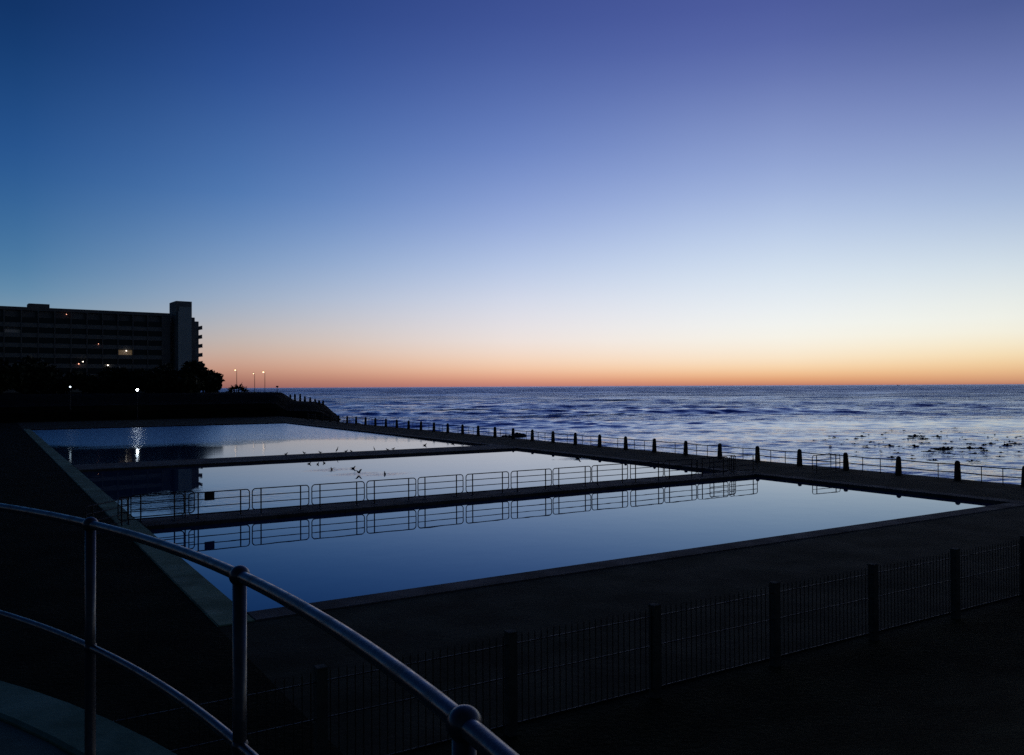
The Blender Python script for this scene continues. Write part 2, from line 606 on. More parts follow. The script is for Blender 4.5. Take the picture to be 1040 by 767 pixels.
def slab(mb, u0, u1, v0, v1, z0, z1, bev=0.02):
    o = len(mb.v)
    mb.box(u0, u1, v0, v1, z0, z1, bev)
    for i in range(o, len(mb.v)):
        p = mb.v[i]
        mb.v[i] = tuple(uv(p[0], p[1], p[2]))


KW = 0.85
mb = MB()
rect(mb, U1 + KW, SEAW, 11.5, 162, DZ)
rect(mb, U0 - KW, U1 + KW, 11.5, V[0] - KW, DZ)
rect(mb, U0 - KW, U1 + KW, V[5] + KW, 162, DZ)
tag(mb.build('pool_deck', M['deck']), kind='structure')
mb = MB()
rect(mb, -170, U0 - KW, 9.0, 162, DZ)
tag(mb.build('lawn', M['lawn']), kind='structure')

for nm, args in (('pool_kerb', (U0 - KW, U0, V[0] - KW, V[5] + KW)), ('pool_kerb', (U1, U1 + KW, V[0] - KW, V[5] + KW)),
                 ('pool_kerb', (U0, U1, V[0] - KW, V[0])), ('pool_kerb', (U0, U1, V[5], V[5] + KW))):
    mb = MB()
    slab(mb, *args, -0.5, 0.155, 0.025)
    seaside = args[0] > 30
    tag(mb.build(nm, M['kerb'] if args[1] < 10 else M['walk']), kind='structure')
for a, b in ((V[1], V[2]), (V[3], V[4])):
    mb = MB()
    slab(mb, U0 + 0.002, U1 - 0.002, a, b, -0.5, 0.15, 0.03)
    tag(mb.build('walkway', M['walk']), kind='structure')
for a, b in ((V[0], V[1]), (V[2], V[3]), (V[4], V[5])):
    mb = MB()
    rect(mb, U0, U1, a, b, 0.0)
    tag(mb.build('pool_water', M['pool']), kind='structure')


def fbm(x, y, seed, scale, octs=4):
    """cheap smooth noise from rotated sines"""
    r = np.random.default_rng(seed)
    h = np.zeros_like(x)
    a, s, tot = 1.0, scale, 0.0
    for _ in range(octs):
        for _k in range(4):
            th, ph = r.uniform(0, 2 * np.pi, 2)
            k = s * r.uniform(0.7, 1.4)
            h += a * np.sin((x * np.cos(th) + y * np.sin(th)) * k + ph) / 2
        tot += a
        a *= 0.5
        s *= 2.1
    return h / tot


def sstep(x, a, b):
    t = np.clip((x - a) / (b - a), 0, 1)
    return t * t * (3 - 2 * t)


def height_sheet(name, u0, u1, nu, v0, v1, nv, fn, mat):
    u, v = np.meshgrid(np.linspace(u0, u1, nu), np.linspace(v0, v1, nv))
    z = fn(u, v)
    P = np.stack([u * UX - v * UY, u * UY + v * UX, z], -1)
    return tag(grid_obj(name, P, mat), kind='structure')


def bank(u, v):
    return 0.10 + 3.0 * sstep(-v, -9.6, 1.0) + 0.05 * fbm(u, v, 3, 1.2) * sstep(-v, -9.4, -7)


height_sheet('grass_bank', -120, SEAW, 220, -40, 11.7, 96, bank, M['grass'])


def coast(v):
    return 49.0 + np.clip(v - 160, 0, None) * 0.16 + 2.0 * np.sin(v * 0.11)


def headland_z(u, v):
    up = 0.0 + 0.13 + 4.4 * (0.55 * sstep(v, 160.2, 161.2) + 0.45 * sstep(v, 161.5, 172))
    edge = coast(v) + 0.7 * fbm(u, v, 9, 0.5)
    q = u - edge
    fall = 0.20 * sstep(q, 0, 2.5) + 0.11 * np.clip((q - 2) / 12, 0, 1) + 0.69 * sstep(q, 7.5, 19)
    back = sstep(v + 3 * fbm(u, v, 4, 0.2), 212, 224) * sstep(u, 28, 44)
    n = fbm(u, v, 5, 0.9, 4)
    rough = np.maximum(sstep(u - edge, 6, 16), back)
    drop = np.maximum(fall, back)
    return up * (1 - drop) + drop * -4.5 + rough * n * 0.9


height_sheet('headland', -220, 100, 300, 159.9, 420, 330, headland_z, M['bank'])
# ------------------------------------------------------------------ sea
SEA = -1.9
na, nr = 640, 1150
az = np.radians(np.linspace(-78, 88, na))
rr = np.exp(np.linspace(math.log(38), math.log(5000), nr))
A, RR = np.meshgrid(az, rr)
X, Y = RR * np.sin(A), RR * np.cos(A)
Uc, Vc = X * UX + Y * UY, -X * UY + Y * UX
step = RR * (math.log(5000 / 38) / nr)
# the kelp bed stills the water off the pools
calm = np.exp(-(((Uc - 120) / 75) ** 2 + ((Vc - 62) / 75) ** 2)) * 1.3
calm = np.clip(calm + 0.35 * sstep(-Uc, -95, -48) * sstep(-Vc, -120, -60), 0, 1)
calm = np.clip(calm * (1 + 0.25 * fbm(X, Y, 21, 0.05)), 0, 0.97)
Z = np.zeros_like(X)
wr = np.random.default_rng(5)
for lam in np.exp(np.linspace(math.log(1.3), math.log(70), 80)):
    th = wr.normal(0.12, 0.32 if lam > 15 else 0.6)
    k = 2 * math.pi / lam
    amp = 0.0052 * lam ** 0.92
    if lam > 20:
        amp *= 1.15
    fade = sstep(lam / step, 2.2, 4.5)
    damp = 1 - calm * (0.62 if lam < 5 else 0.8)
    Z += (0.52 if lam > 9 else 1.4) * amp * fade * damp * np.sin(k * (X * math.sin(th) + Y * math.cos(th)) + wr.uniform(0, 6.28))
# swells standing up over the reef off the headland
foam = np.zeros_like(X)
for (yc, xc, xw, hgt, wid) in ((128, -28, 34, 0.75, 3.0), (152, -8, 44, 0.8, 3.6), (182, -40, 40, 0.9, 4.0), (215, 5, 60, 0.8, 4.5), (262, -20, 70, 1.0, 5.5), (330, 40, 90, 0.9, 7), (300, 130, 80, 0.7, 6), (420, 90, 150, 1.0, 8), (430, -60, 90, 1.0, 8), (560, 220, 160, 0.9, 10)):
    line = Y - yc - 5 * fbm(X, Y, int(yc), 0.035) - 0.08 * (X - xc)
    along = np.exp(-((X - xc) / xw) ** 2)
    w2 = np.where(line < 0, wid * 0.55, wid * 1.5)
    ridge = np.exp(-(line / w2) ** 2) * along
    Z += 0.24 * hgt * ridge * (1 - 0.5 * calm)
    f = np.exp(-((line + wid * 0.15) / (wid * 0.45)) ** 2) * along * (0.75 + 0.6 * fbm(X, Y, int(yc) + 1, 0.11))
    foam = np.maximum(foam, f * 0.95)
# wash along the rocks
shore = np.exp(-((Uc - (49 + 2.5 * fbm(Uc, Vc, 44, 0.3))) / 2.2) ** 2) * sstep(-Vc, -175, -150)
hshore = np.exp(-((Uc - (coast(Vc) + 14 + 2 * fbm(Uc, Vc, 45, 0.4))) / 2.0) ** 2) * sstep(Vc, 150, 165)
foam = np.maximum(foam, 0.62 * np.maximum(shore, hshore) * (0.8 + 0.5 * fbm(Uc, Vc, 46, 0.35)))
calm = calm * sstep(Uc + 3 * fbm(X, Y, 77, 0.12), 50, 64)
chop = (1 - calm) * (0.36 + 1.84 * sstep(np.log(RR), math.log(300), math.log(1700)))
P = np.stack([X, Y, SEA + Z], -1)
tag(grid_obj('sea', P, M['sea'], attrs={'chop': chop, 'foam': foam}), kind='structure')
az2 = np.radians(np.linspace(-78, 88, 90))
r2 = np.array([4990.0, 9000, 16000, 30000, 60000])
A2, R2 = np.meshgrid(az2, r2)
P2 = np.stack([R2 * np.sin(A2), R2 * np.cos(A2), np.full_like(A2, SEA - 0.05)], -1)
tag(grid_obj('sea', P2, M['sea'], attrs={'chop': np.full_like(A2, 2.2), 'foam': np.zeros_like(A2)}), kind='structure')

# seawall that carries the deck
mb = MB()
slab(mb, SEAW + 0.002, SEAW + 0.35, -40, 160, -5.0, 0.12, 0.03)
slab(mb, SEAW + 0.352, SEAW + 1.4, -40, 160, -5.0, -1.2, 0.1)
tag(mb.build('seawall', M['post']), 'low concrete seawall under the railing along the seaward deck edge', 'wall')
mb = MB()
slab(mb, -60, 47, 159.0, 159.8, 0.1, 1.7, 0.03)
tag(mb.build('retaining_wall', M['bank']), 'low dark retaining wall across the deck behind the farthest pool', 'wall')

# ------------------------------------------------------------------ terrace and curved handrail
TC = Vector((-6.44, -1.98, 0))
FLOOR = H - 1.605
mb = MB()
n = 128
vs = [(TC.x + 7.27 * math.cos(2 * math.pi * i / n), TC.y + 7.27 * math.sin(2 * math.pi * i / n), FLOOR) for i in range(n)]
mb.add(vs, [tuple(range(n))])
tag(mb.build('terrace_floor', M['terrace']), kind='structure')
prof = [(7.271, -5.0), (7.271, FLOOR + 0.01), (7.29, FLOOR + 0.02), (7.54, FLOOR + 0.02), (7.56, FLOOR), (7.56, -0.6)]
vs, fs = [], []
for r, z in prof:
    for i in range(n):
        w = 2 * math.pi * i / n
        vs.append((TC.x + r * math.cos(w), TC.y + r * math.sin(w), z))
for j in range(len(prof) - 1):
    for i in range(n):
        k = (i + 1) % n
        fs.append((j * n + i, (j + 1) * n + i, (j + 1) * n + k, j * n + k))
mb = MB().add(vs, fs)
tag(mb.build('terrace_rim', M['rim']), kind='structure')

rail_root = thing('curved_handrail', 'blue grey tubular handrail with ball joints curving round the near terrace', 'handrail', (TC.x, TC.y, FLOOR))
RH, RM, RAD = 1.05, 0.55, 7.2


def arc(z, a0, a1, k):
    return [(RAD * math.cos(R(a0 + (a1 - a0) * i / k)), RAD * math.sin(R(a0 + (a1 - a0) * i / k)), z) for i in range(k + 1)]


MB().tube(arc(RH, -35, 102, 160), 0.018, 16).build('top_rail', M['rail'], rail_root)
MB().tube(arc(RM, -35, 102, 160), 0.0155, 16).build('mid_rail', M['rail'], rail_root)
post_mb = MB().lathe([(0.055, 0.018), (0.055, 0.03), (0.03, 0.034), (0.0215, 0.05), (0.0205, RM - 0.03), (0.0205, RH - 0.02)], n=16)
first = None
for k in range(-3, 5):
    a = R(49.1 - 10.56 * k)
    loc = (RAD * math.cos(a), RAD * math.sin(a), 0)
    if first is None:
        p = post_mb.build('post', M['rail'], rail_root)
        p.location = loc
        first = p
        b1 = MB().ball((0, 0, RH), 0.0305, 24, 14).build('ball_joint', M['rail'], p)
        b2 = MB().ball((0, 0, RM), 0.0255, 24, 14).build('ball_joint', M['rail'], p)
    else:
        p = share(first, 'post', rail_root, loc)
        share(b1, 'ball_joint', p)
        share(b2, 'ball_joint', p)

# ------------------------------------------------------------------ palisade fence in front of the pools
FV = 11.2
fen = thing('palisade_fence', 'dark palisade fence with square posts between the near bank and pool deck', 'fence', uv(0, FV, 0.1), ANG)
pu = [3.9 - 9.15, 3.9 - 6.1, 0.85, 3.9, 6.95, 9.9, 12.95, 16.0, 19.05, 22.1, 25.15, 28.2, 31.25, 34.3]
pil = None
for u in pu:
    if pil is None:
        pil = MB().box(-0.075, 0.075, -0.075, 0.075, 0, 1.58, 0.012).box(-0.08, 0.08, -0.08, 0.08, 1.582, 1.605, 0.008).build('post', M['pillar'], fen)
        pil.location = (u, 0, 0)
    else:
        share(pil, 'post', fen, (u, 0, 0))
pan = MB()
L_ = 3.05 - 0.155
for i in range(24):
    x = -L_ / 2 + L_ * (i + 0.5) / 24
    pan.box(x - 0.0065, x + 0.0065, -0.0065, 0.0065, 0.10, 1.50)
    pan.add([(x - 0.008, -0.008, 1.50), (x + 0.008, -0.008, 1.50), (x + 0.008, 0.008, 1.50), (x - 0.008, 0.008, 1.50), (x, 0, 1.56)],
            [(0, 1, 4), (1, 2, 4), (2, 3, 4), (3, 0, 4)])
rl = MB().box(-L_ / 2, L_ / 2, -0.03, -0.009, 1.395, 1.412)
rl2 = MB().box(-L_ / 2, L_ / 2, -0.03, -0.009, 0.893, 0.91)
rl3 = MB().box(-L_ / 2, L_ / 2, -0.03, -0.009, 0.165, 0.182)
pp = None
for a, b in zip(pu, pu[1:]):
    c = ((a + b) / 2, 0, 0)
    if pp is None:
        pp = pan.build('pale_panel', M['black_steel'], fen)
        qq = [m.build('rail', M['black_steel'], fen) for m in (rl, rl2, rl3)]
        pp.location = c
        for q in qq:
            q.location = c
    else:
        share(pp, 'pale_panel', fen, c)
        for q in qq:
            share(q, 'rail', fen, c)

# ------------------------------------------------------------------ railing with concrete posts along the sea
PU = 46.15
NP = 40
sf = thing('seaside_railing', 'long railing with tapered concrete posts along the seaward edge of the pools', 'railing', uv(PU, 0, DZ), ANG)
post_proto = MB().lathe([(0.165, -0.02), (0.16, 0.08), (0.122, 0.95), (0.115, 1.01), (0.09, 1.07), (0.05, 1.105), (0.01, 1.115)], n=16, square=5.0)
cp = ur = lr = stn = None
SP = 3.598
V0 = 23.34 - 7 * SP
for k in range(NP):
    v = V0 + SP * k
    tilt = random.uniform(-0.03, 0.03)
    if cp is None:
        cp = post_proto.build('concrete_post', M['post'], sf)
        cp.location = (0, v, 0)
    else:
        o = share(cp, 'concrete_post', sf, (0, v, 0))
        o.rotation_euler = (tilt, random.uniform(-0.025, 0.025), 0)
    if k == NP - 1:
        break
    c = (0.02, v + SP / 2, 0)
    if ur is None:
        sag = [(0, -SP / 2 + 0.1 + (SP - 0.2) * i / 8, -0.03 * math.sin(math.pi * i / 8)) for i in range(9)]
        ur = MB().tube([(x, y, 0.9 + z) for x, y, z in sag], 0.03, 8).build('upper_rail', M['bar'], sf)
        lr = MB().tube([(x, y, 0.46 + z) for x, y, z in sag], 0.03, 8).build('lower_rail', M['bar'], sf)
        ur.location = lr.location = c
        stn = MB().tube([(0, 0, -0.02), (0, 0, 0.9)], 0.024, 8).build('stanchion', M['bar'], sf)
        stn.location = (0.02, v + SP * 0.33, 0)
    else:
        share(ur, 'upper_rail', sf, c)
        share(lr, 'lower_rail', sf, c)
        share(stn, 'stanchion', sf, (0.02, v + SP * random.uniform(0.3, 0.4), 0))
        if k % 2 and k < 34:
            share(stn, 'stanchion', sf, (0.02, v + SP * random.uniform(0.62, 0.72), 0))

# ------------------------------------------------------------------ crowd barriers
BL = 2.46


def make_barrier():
    t = thing('crowd_barrier', 'x', 'barrier', (0, 0, 0), 0, 'tubular barriers at the pools')
    z0, z1, c = 0.16, 1.05, 0.14
    pts = []
    for cx, cz, a0 in ((BL / 2 - c, z1 - c, 0), (-BL / 2 + c, z1 - c, 90), (-BL / 2 + c, z0 + c, 180), (BL / 2 - c, z0 + c, 270)):
        for i in range(6):
            w = R(a0 + 90 * i / 5)
            pts.append((cx + c * math.cos(w), 0, cz + c * math.sin(w)))
    MB().tube(pts, 0.023, 8, True).build('frame', M['bar'], t)
    for z in (0.46, 0.76):
        MB().tube([(-BL / 2 + 0.01, 0, z), (BL / 2 - 0.01, 0, z)], 0.019, 8).build('rail', M['bar'], t)
    for x in (-0.86, 0.86):
        lg = MB().tube([(x, 0.0, 0.012), (x, 0, z1 + 0.012)], 0.029, 8).build('leg', M['bar'], t)
        MB().box(x - 0.03, x + 0.03, -0.3, 0.3, 0.0, 0.012).build('foot', M['bar'], lg)
    return t


BV = 36.45
ORD = ['first', 'second', 'third', 'fourth', 'fifth', 'sixth', 'seventh', 'eighth', 'ninth', 'tenth', 'eleventh', 'twelfth', 'thirteenth']
bar0 = make_barrier()
starts = [7.06 + 2.592 * i for i in range(13)]
for i, s in enumerate(starts):
    label = ('tubular barrier with a dark square plate hung on it, on the walkway' if i == 0 else
             f'tubular barrier on the walkway, {ORD[i - 1]} to the right of the one with the plate')
    loc = uv(s + 2.59 / 2, BV + random.uniform(-0.05, 0.05), 0.15)
    rz = ANG + random.uniform(-0.02, 0.02)
    if i == 0:
        bar0.location = loc
        bar0.rotation_euler = (0, 0, rz)
        bar0['label'] = label
        b = bar0
    else:
        b = dup(bar0, loc, rz, label)
dup(bar0, uv(5.72, BV - 0.02, 0.155), ANG, 'tubular barrier over the left kerb, next to the one with the plate')
dup(bar0, uv(6.25, BV + 0.55, 0.155), ANG + 0.05, 'tubular barrier overlapping its neighbour at the left end of the walkway')
dup(bar0, uv(4.0, 35.45, DZ), ANG + R(48), 'tubular barrier standing askew alone on the dark left deck')
dup(bar0, uv(38.2, BV + 0.5, 0.15), ANG + R(6), 'tubular barrier doubled up behind the row near the right end')
dup(bar0, uv(44.25, 34.15, DZ), ANG - 0.05, 'tubular barrier set across the right hand deck, ending at the seaward railing')
# the plate hung on the first barrier
sb = MB().box(-0.2, 0.2, -0.012, 0.0, 0.0, 0.33, 0.004).build('sign_plate', M['sign'])
sb.location = uv(starts[0] + 0.70 + 0.2 - 0.02, BV - 0.06, 0.15 + 0.70)
sb.rotation_euler = (0, 0, ANG)
tag(sb, 'small dark square plate hung from the barrier rail', 'sign')

# ------------------------------------------------------------------ birds


BS = 0.7


def loft(mb, rings, n=10):
    """rings: (centre, side radius, height radius, direction) along the body"""
    vs, fs = [], []
    for c, a, b, d in rings:
        c, d = Vector(c), Vector(d).normalized()
        s = Vector((0, 1, 0))
        up = d.cross(s) * -1
        for k in range(n):
            w = 2 * math.pi * k / n
            vs.append(c + s * (a * math.cos(w)) + up * (b * math.sin(w)))
    for i in range(len(rings) - 1):
        for k in range(n):
            j = (k + 1) % n
            fs.append((i * n + k, i * n + j, (i + 1) * n + j, (i + 1) * n + k))
    fs.append(tuple(range(n - 1, -1, -1)))
    o = (len(rings) - 1) * n
    fs.append(tuple(range(o, o + n)))
    mb.add(vs, fs, True)


def gull_body(mb, z=0.13, swim=False):
    loft(mb, [((-0.25, 0, z + 0.03), .015, .008, (1, 0, 0)), ((-0.17, 0, z + 0.02), .045, .02, (1, 0, 0)), ((-0.08, 0, z), .075, .06, (1, 0, 0)),
              ((0.02, 0, z - 0.005), .088, .085, (1, 0, .1)), ((0.10, 0, z + 0.02), .07, .075, (1, 0, .5)), ((0.145, 0, z + 0.085), .042, .045, (.5, 0, 1)),
              ((0.165, 0, z + 0.14), .042, .042, (.8, 0, .6)), ((0.205, 0, z + 0.155), .035, .035, (1, 0, 0)), ((0.225, 0, z + 0.15), .014, .014, (1, 0, -.1)),
              ((0.275, 0, z + 0.135), .005, .006, (1, 0, -.3))])
    if not swim:
        for y in (-0.03, 0.03):
            mb.tube([(0.02, y, z - 0.05), (0.01, y, 0.06), (0.015, y, 0.006)], 0.007, 6)
            mb.box(0.0, 0.06, y - 0.025, y + 0.025, 0.0, 0.008)


def tall_body(mb):
    """upright cormorant"""
    loft(mb, [((-0.20, 0, 0.10), .03, .012, (.3, 0, 1)), ((-0.13, 0, 0.18), .05, .03, (.3, 0, 1)), ((-0.07, 0, 0.28), .085, .075, (.35, 0, 1)),
              ((0.0, 0, 0.40), .085, .085, (.35, 0, 1)), ((0.045, 0, 0.50), .055, .055, (.3, 0, 1)), ((0.065, 0, 0.58), .033, .035, (0, 0, 1)),
              ((0.07, 0, 0.66), .03, .032, (.1, 0, 1)), ((0.095, 0, 0.71), .034, .032, (.8, 0, .6)), ((0.13, 0, 0.715), .018, .018, (1, 0, 0)), ((0.21, 0, 0.70), .006, .007, (1, 0, -.1))])
    for y in (-0.035, 0.035):
        mb.tube([(-0.05, y, 0.24), (-0.03, y, 0.1), (-0.03, y, 0.006)], 0.010, 6)
        mb.box(-0.04, 0.05, y - 0.03, y + 0.03, 0.0, 0.008)


def wing(mb, side, up, span, root=(0.03, 0.06, 0.0)):
    """a cambered wing of real thickness, from the shoulder outwards"""
    secs = [(0.0, 0.17, 0.0, 0.02), (0.35, 0.19, up * 0.6, 0.014), (0.65, 0.14, up * 0.9, 0.010), (1.0, 0.03, up * 0.75, 0.004)]
    vs, fs = [], []
    for t, ch, h, th in secs:
        y = root[1] * side + side * span * t
        x = root[0] - 0.05 * t * t * 2
        z = root[2] + h
        vs += [(x + ch * 0.5, y, z), (x, y, z + th), (x - ch * 0.7, y, z), (x, y, z - th)]
    for i in range(len(secs) - 1):
        for k in range(4):
            j = (k + 1) % 4
            fs.append((4 * i + k, 4 * i + j, 4 * i + 4 + j, 4 * i + 4 + k))
    fs += [(0, 1, 2, 3), (12, 13, 14, 15)]
    mb.add(vs, fs, True)


def bird(kind, name, label, loc, rz, s=1.0, base=None):
    if base is not None:
        o = bpy.data.objects.new(name, base.data)
        col.objects.link(o)
    else:
        mb = MB()
        if kind == 'stand':
            gull_body(mb)
        elif kind == 'swim':
            gull_body(mb, 0.05, True)
        elif kind == 'tall':
            tall_body(mb)
        elif kind == 'flap':
            gull_body(mb, 0.16, True)
            wing(mb, 1, 0.24, 0.42, (0.03, 0.05, 0.19))
            wing(mb, -1, 0.20, 0.42, (0.03, 0.05, 0.19))
        elif kind == 'spread':
            gull_body(mb, 0.06, True)
            wing(mb, 1, 0.06, 0.36, (0.03, 0.05, 0.10))
            wing(mb, -1, 0.08, 0.36, (0.03, 0.05, 0.10))
        o = mb.build(name, M['plume'])
    o.location = loc
    o.rotation_euler = (0, 0, rz)
    o.scale = (s * BS,) * 3
    return tag(o, label, 'bird', 'birds at the pools')


W2 = 66.35
g0 = bird('stand', 'gull', 'small dark gull standing at the left end of the bird row on the far walkway', uv(20.3, W2, 0.15), 0.4)
for (u, lab, rz, s) in ((21.9, 'small dark gull on the far walkway, second from the left end', 2.9, 1.0), (23.2, 'small dark gull on the far walkway, just left of the taller upright bird', 3.4, .95),
                        (25.3, 'small dark gull on the far walkway, just right of the taller upright bird', 0.2, 1.0), (25.8, 'low dark gull on the far walkway between the two upright birds', 2.7, .85),
                        (29.0, 'dark gull on the far walkway, first to the right of both upright birds', 3.3, .9), (29.6, 'dark gull on the far walkway, second to the right of both upright birds', 0.1, 1.0)):
    bird('stand', 'gull', lab, uv(u, W2 + random.uniform(-.1, .3), 0.15), rz, s, g0)
c0 = bird('tall', 'cormorant', 'tall dark upright bird on the far walkway, the thicker of two', uv(24.55, W2, 0.15), 0.3, 0.95)
bird('tall', 'cormorant', 'tall dark upright bird on the far walkway, the slimmer one farther right', uv(27.8, W2, 0.15), 2.8, 0.72, c0)
s0 = bird('swim', 'gull', 'dark bird swimming alone toward the right end of the middle pool', uv(38.2, 51.8, 0), 0.2, 1.5)
for (u, v, lab, rz, s) in ((21.5, 49.6, 'dark bird swimming in the middle pool just right of the flapping bird', 1.9, 1.1), (19.9, 59.5, 'small dark bird swimming close under the far walkway, leftmost of a trio', .4, .9),
                           (20.3, 58.8, 'small dark bird swimming close under the far walkway, middle of a trio', 1.2, .9), (21.0, 59.4, 'small dark bird swimming close under the far walkway, rightmost of a trio', 2.5, .9),
                           (21.2, 54.3, 'dark bird swimming behind the flapping bird in the middle pool', .1, 1.1), (35.2, 71.9, 'dark bird swimming in the right tip of the farthest pool, nearer the walkway', 0.2, 1.2),
                           (38.5, 72.5, 'dark bird swimming in the right tip of the farthest pool, nearer the deck', 0.3, 1.2)):
    bird('swim', 'gull', lab, uv(u, v, 0), rz, s, s0)
bird('flap', 'gull', 'dark bird with raised wings flapping on the middle pool', uv(20.15, 50.6, 0), ANG - 1.15, 1.05)
bird('spread', 'gull', 'dark bird with wings held out flat on the middle pool', uv(19.75, 54.4, 0), ANG + 1.6, 1.0)

# ------------------------------------------------------------------ far bank: trees, lamps, flats


def ground_z(x, y):
    u, v = uvof(x, y)
    if v < 160:
        return DZ
    return float(headland_z(np.array([u]), np.array([v]))[0])


def at(px, d):
    """a spot d metres out along the sight line through photo column px"""
    return (px - 520) / 859 * d, d


def crown_mb(seed, n=1500, rx=4.0, rz=2.8, zc=4.4, leaf=0.30, lobes=9):
    r = np.random.default_rng(seed)
    mb = MB()
    cs = []
    for _ in range(lobes):
        d = r.normal(size=3)
        d /= np.linalg.norm(d)
        k = r.uniform(0.35, 0.78)
        cs.append((np.array([d[0] * rx * k, d[1] * rx * k, zc + d[2] * rz * k * 0.9]), r.uniform(0.32, 0.52)))
    for i in range(n):
        c, s = cs[r.integers(len(cs))]
        d = r.normal(size=3)
        d /= np.linalg.norm(d)
        p = c + d * np.array([rx, rx, rz]) * s * r.uniform(0.35, 1.0) ** 0.6
        a = r.normal(size=3)
        a /= np.linalg.norm(a)
        b = np.cross(a, r.normal(size=3))
        b /= np.linalg.norm(b)
        l = leaf * r.uniform(0.6, 1.5)
        mb.add([p - a * l, p + b * l * 0.55, p + a * l, p - b * l * 0.55], [(0, 1, 2, 3)])
    return mb, cs


def make_tree(name, label, loc, seed, **kw):
    t = thing(name, label, 'tree', loc, 0, 'trees on the far bank')
    mb, cs = crown_mb(seed, **kw)
    mb.build('crown', M['leaf'], t)
    tr = MB()
    zc = kw.get('zc', 4.4)
    tr.tube([(0, 0, -0.4), (0.05, 0.02, 1.0), (0.12, -0.05, zc * 0.5), (0.05, 0.1, zc * 0.8)], [0.26, 0.2, 0.16, 0.1], 8)
    for c, s in cs:
        tr.tube([(0.1, 0, zc * 0.45), tuple(np.array([0.1, 0, zc * 0.45]) * 0.4 + c * 0.6 + np.array([0, 0, 0.2])), tuple(c)], [0.11, 0.07, 0.03], 6)
    tr.build('trunk', M['bark'], t)
    return t


tree_specs = [   # column, distance, scale, source seed, label
    (2, 158, 1.46, 0, 'large dark bushy tree at the left edge of the far bank'),
    (30, 166, 1.37, 1, 'dark broad tree left of the bright bluish lamp, beside the leftmost tree'),
    (53, 176, 1.10, 2, 'dark tree just left of the bluish white lamp on the far bank'),
    (84, 172, 1.03, 0, 'dark tree between the two white lamps, nearer the left lamp'),
    (106, 180, 1.06, 1, 'dark tree between the two white lamps, nearer the right lamp'),
    (128, 176, 1.14, 2, 'dark tree just left of the brightest white lamp on the far bank'),
    (152, 172, 1.10, 0, 'dark tree just right of the brightest white lamp on the far bank'),
    (172, 180, 1.18, 1, 'dark tree below the left edge of the pale stair tower'),
    (189, 178, 1.40, 2, 'tallest dark tree in front of the pale stair tower foot'),
    (206, 186, 1.10, 0, 'dark ragged tree at the right end of the tree line, under the balconies'),
    (215, 192, 0.55, 1, 'small dark shrubby tree trailing off the right end of the tree line'),
]
protos = []
for i, (px, d, s, k, lab) in enumerate(tree_specs):
    x, y = at(px, d)
    z = ground_z(x, y) - (1.5 if i == len(tree_specs) - 1 else 0.9) * s
    if k >= len(protos):
        t = make_tree('bushy_tree', lab, (x, y, z), 100 + k, zc=2.9, rz=3.0, rx=4.3, n=2600, leaf=0.36, lobes=11)
        t.scale = (s, s, s)
        t.rotation_euler = (0, 0, random.uniform(0, 6))
        protos.append(t)
    else:
        dup(protos[k], (x, y, z), random.uniform(0, 6), lab, None, (s * random.uniform(.9, 1.1), s * random.uniform(.9, 1.1), s))

# spiky aloe clump
x, y = at(241, 182)
al = thing('aloe_clump', 'dark spiky clump of aloe leaves under the first street lamp past the trees', 'plant', (x, y, ground_z(x, y) - 0.1))
mb = MB()
ra = np.random.default_rng(3)
for c in ((-1.5, 0.2, 0.2), (-0.6, -0.4, 0.8), (0.3, 0.1, 1.0), (1.0, 0.3, 0.6), (1.6, -0.2, 0.3)):
    for i in range(30):
        th, e = ra.uniform(0, 6.28), ra.uniform(0.15, 1.25)
        Lf = ra.uniform(0.9, 1.7)
        d = np.array([math.cos(th) * math.cos(e), math.sin(th) * math.cos(e), math.sin(e)])
        p0 = np.array(c)
        pts = [tuple(p0 + d * Lf * t + np.array([0, 0, -0.35 * t * t * math.cos(e)])) for t in (0, .35, .7, 1.0)]
        mb.tube(pts, [0.10, 0.085, 0.05, 0.008], 5)
mb.build('leaf_rosettes', M['leaf'], al)
mb = MB()
for c in ((-1.5, 0.2, 0.2), (-0.6, -0.4, 0.8), (0.3, 0.1, 1.0), (1.0, 0.3, 0.6), (1.6, -0.2, 0.3)):
    mb.tube([(c[0] * .7, c[1], -0.3), c], [0.2, 0.14], 8)
mb.build('stem', M['bark'], al)


def lamp(name, label, px, d, py, group, lens, r, base_z=None, arm=0.0):
    x, y = at(px, d)
    hz = HOR - 0.0049 * (px - 520)
    zt = H + (hz - py) / 859 * d
    z0 = ground_z(x, y) if base_z is None else base_z
    t = thing(name, label, 'street lamp', (x, y, z0), 0, group)
    hgt = zt - z0
    MB().lathe([(0.16, -0.1), (0.15, 0.3), (0.07, 0.4), (0.06, hgt * 0.6), (0.045, hgt - 0.1)], n=10).build('pole', M['black_steel'], t)
    hd = MB()
    if arm:
        hd.tube([(0, 0, hgt - 0.15), (-arm * 0.5, 0, hgt + 0.1), (-arm, 0, hgt + 0.12)], 0.04, 8)
        hd.lathe([(0.02, 0.09), (0.16, 0.12), (0.2, 0.17), (0.12, 0.23), (0.02, 0.25)], (-arm, 0, hgt - 0.02), 12)
        hd.build('lamp_head', M['black_steel'], t)
        MB().ball((-arm, 0, hgt), r, 12, 8, 0.7).build('lens', M[lens], t)
    else:
        hd.lathe([(0.05, -0.12), (0.16, -0.08), (0.18, -0.02)], (0, 0, hgt - r), 12)
        hd.lathe([(0.2, 0), (0.14, 0.08), (0.02, 0.13)], (0, 0, hgt + r), 12)
        hd.build('lamp_head', M['black_steel'], t)
        MB().ball((0, 0, hgt), r, 14, 10).build('lens', M[lens], t)
    return t


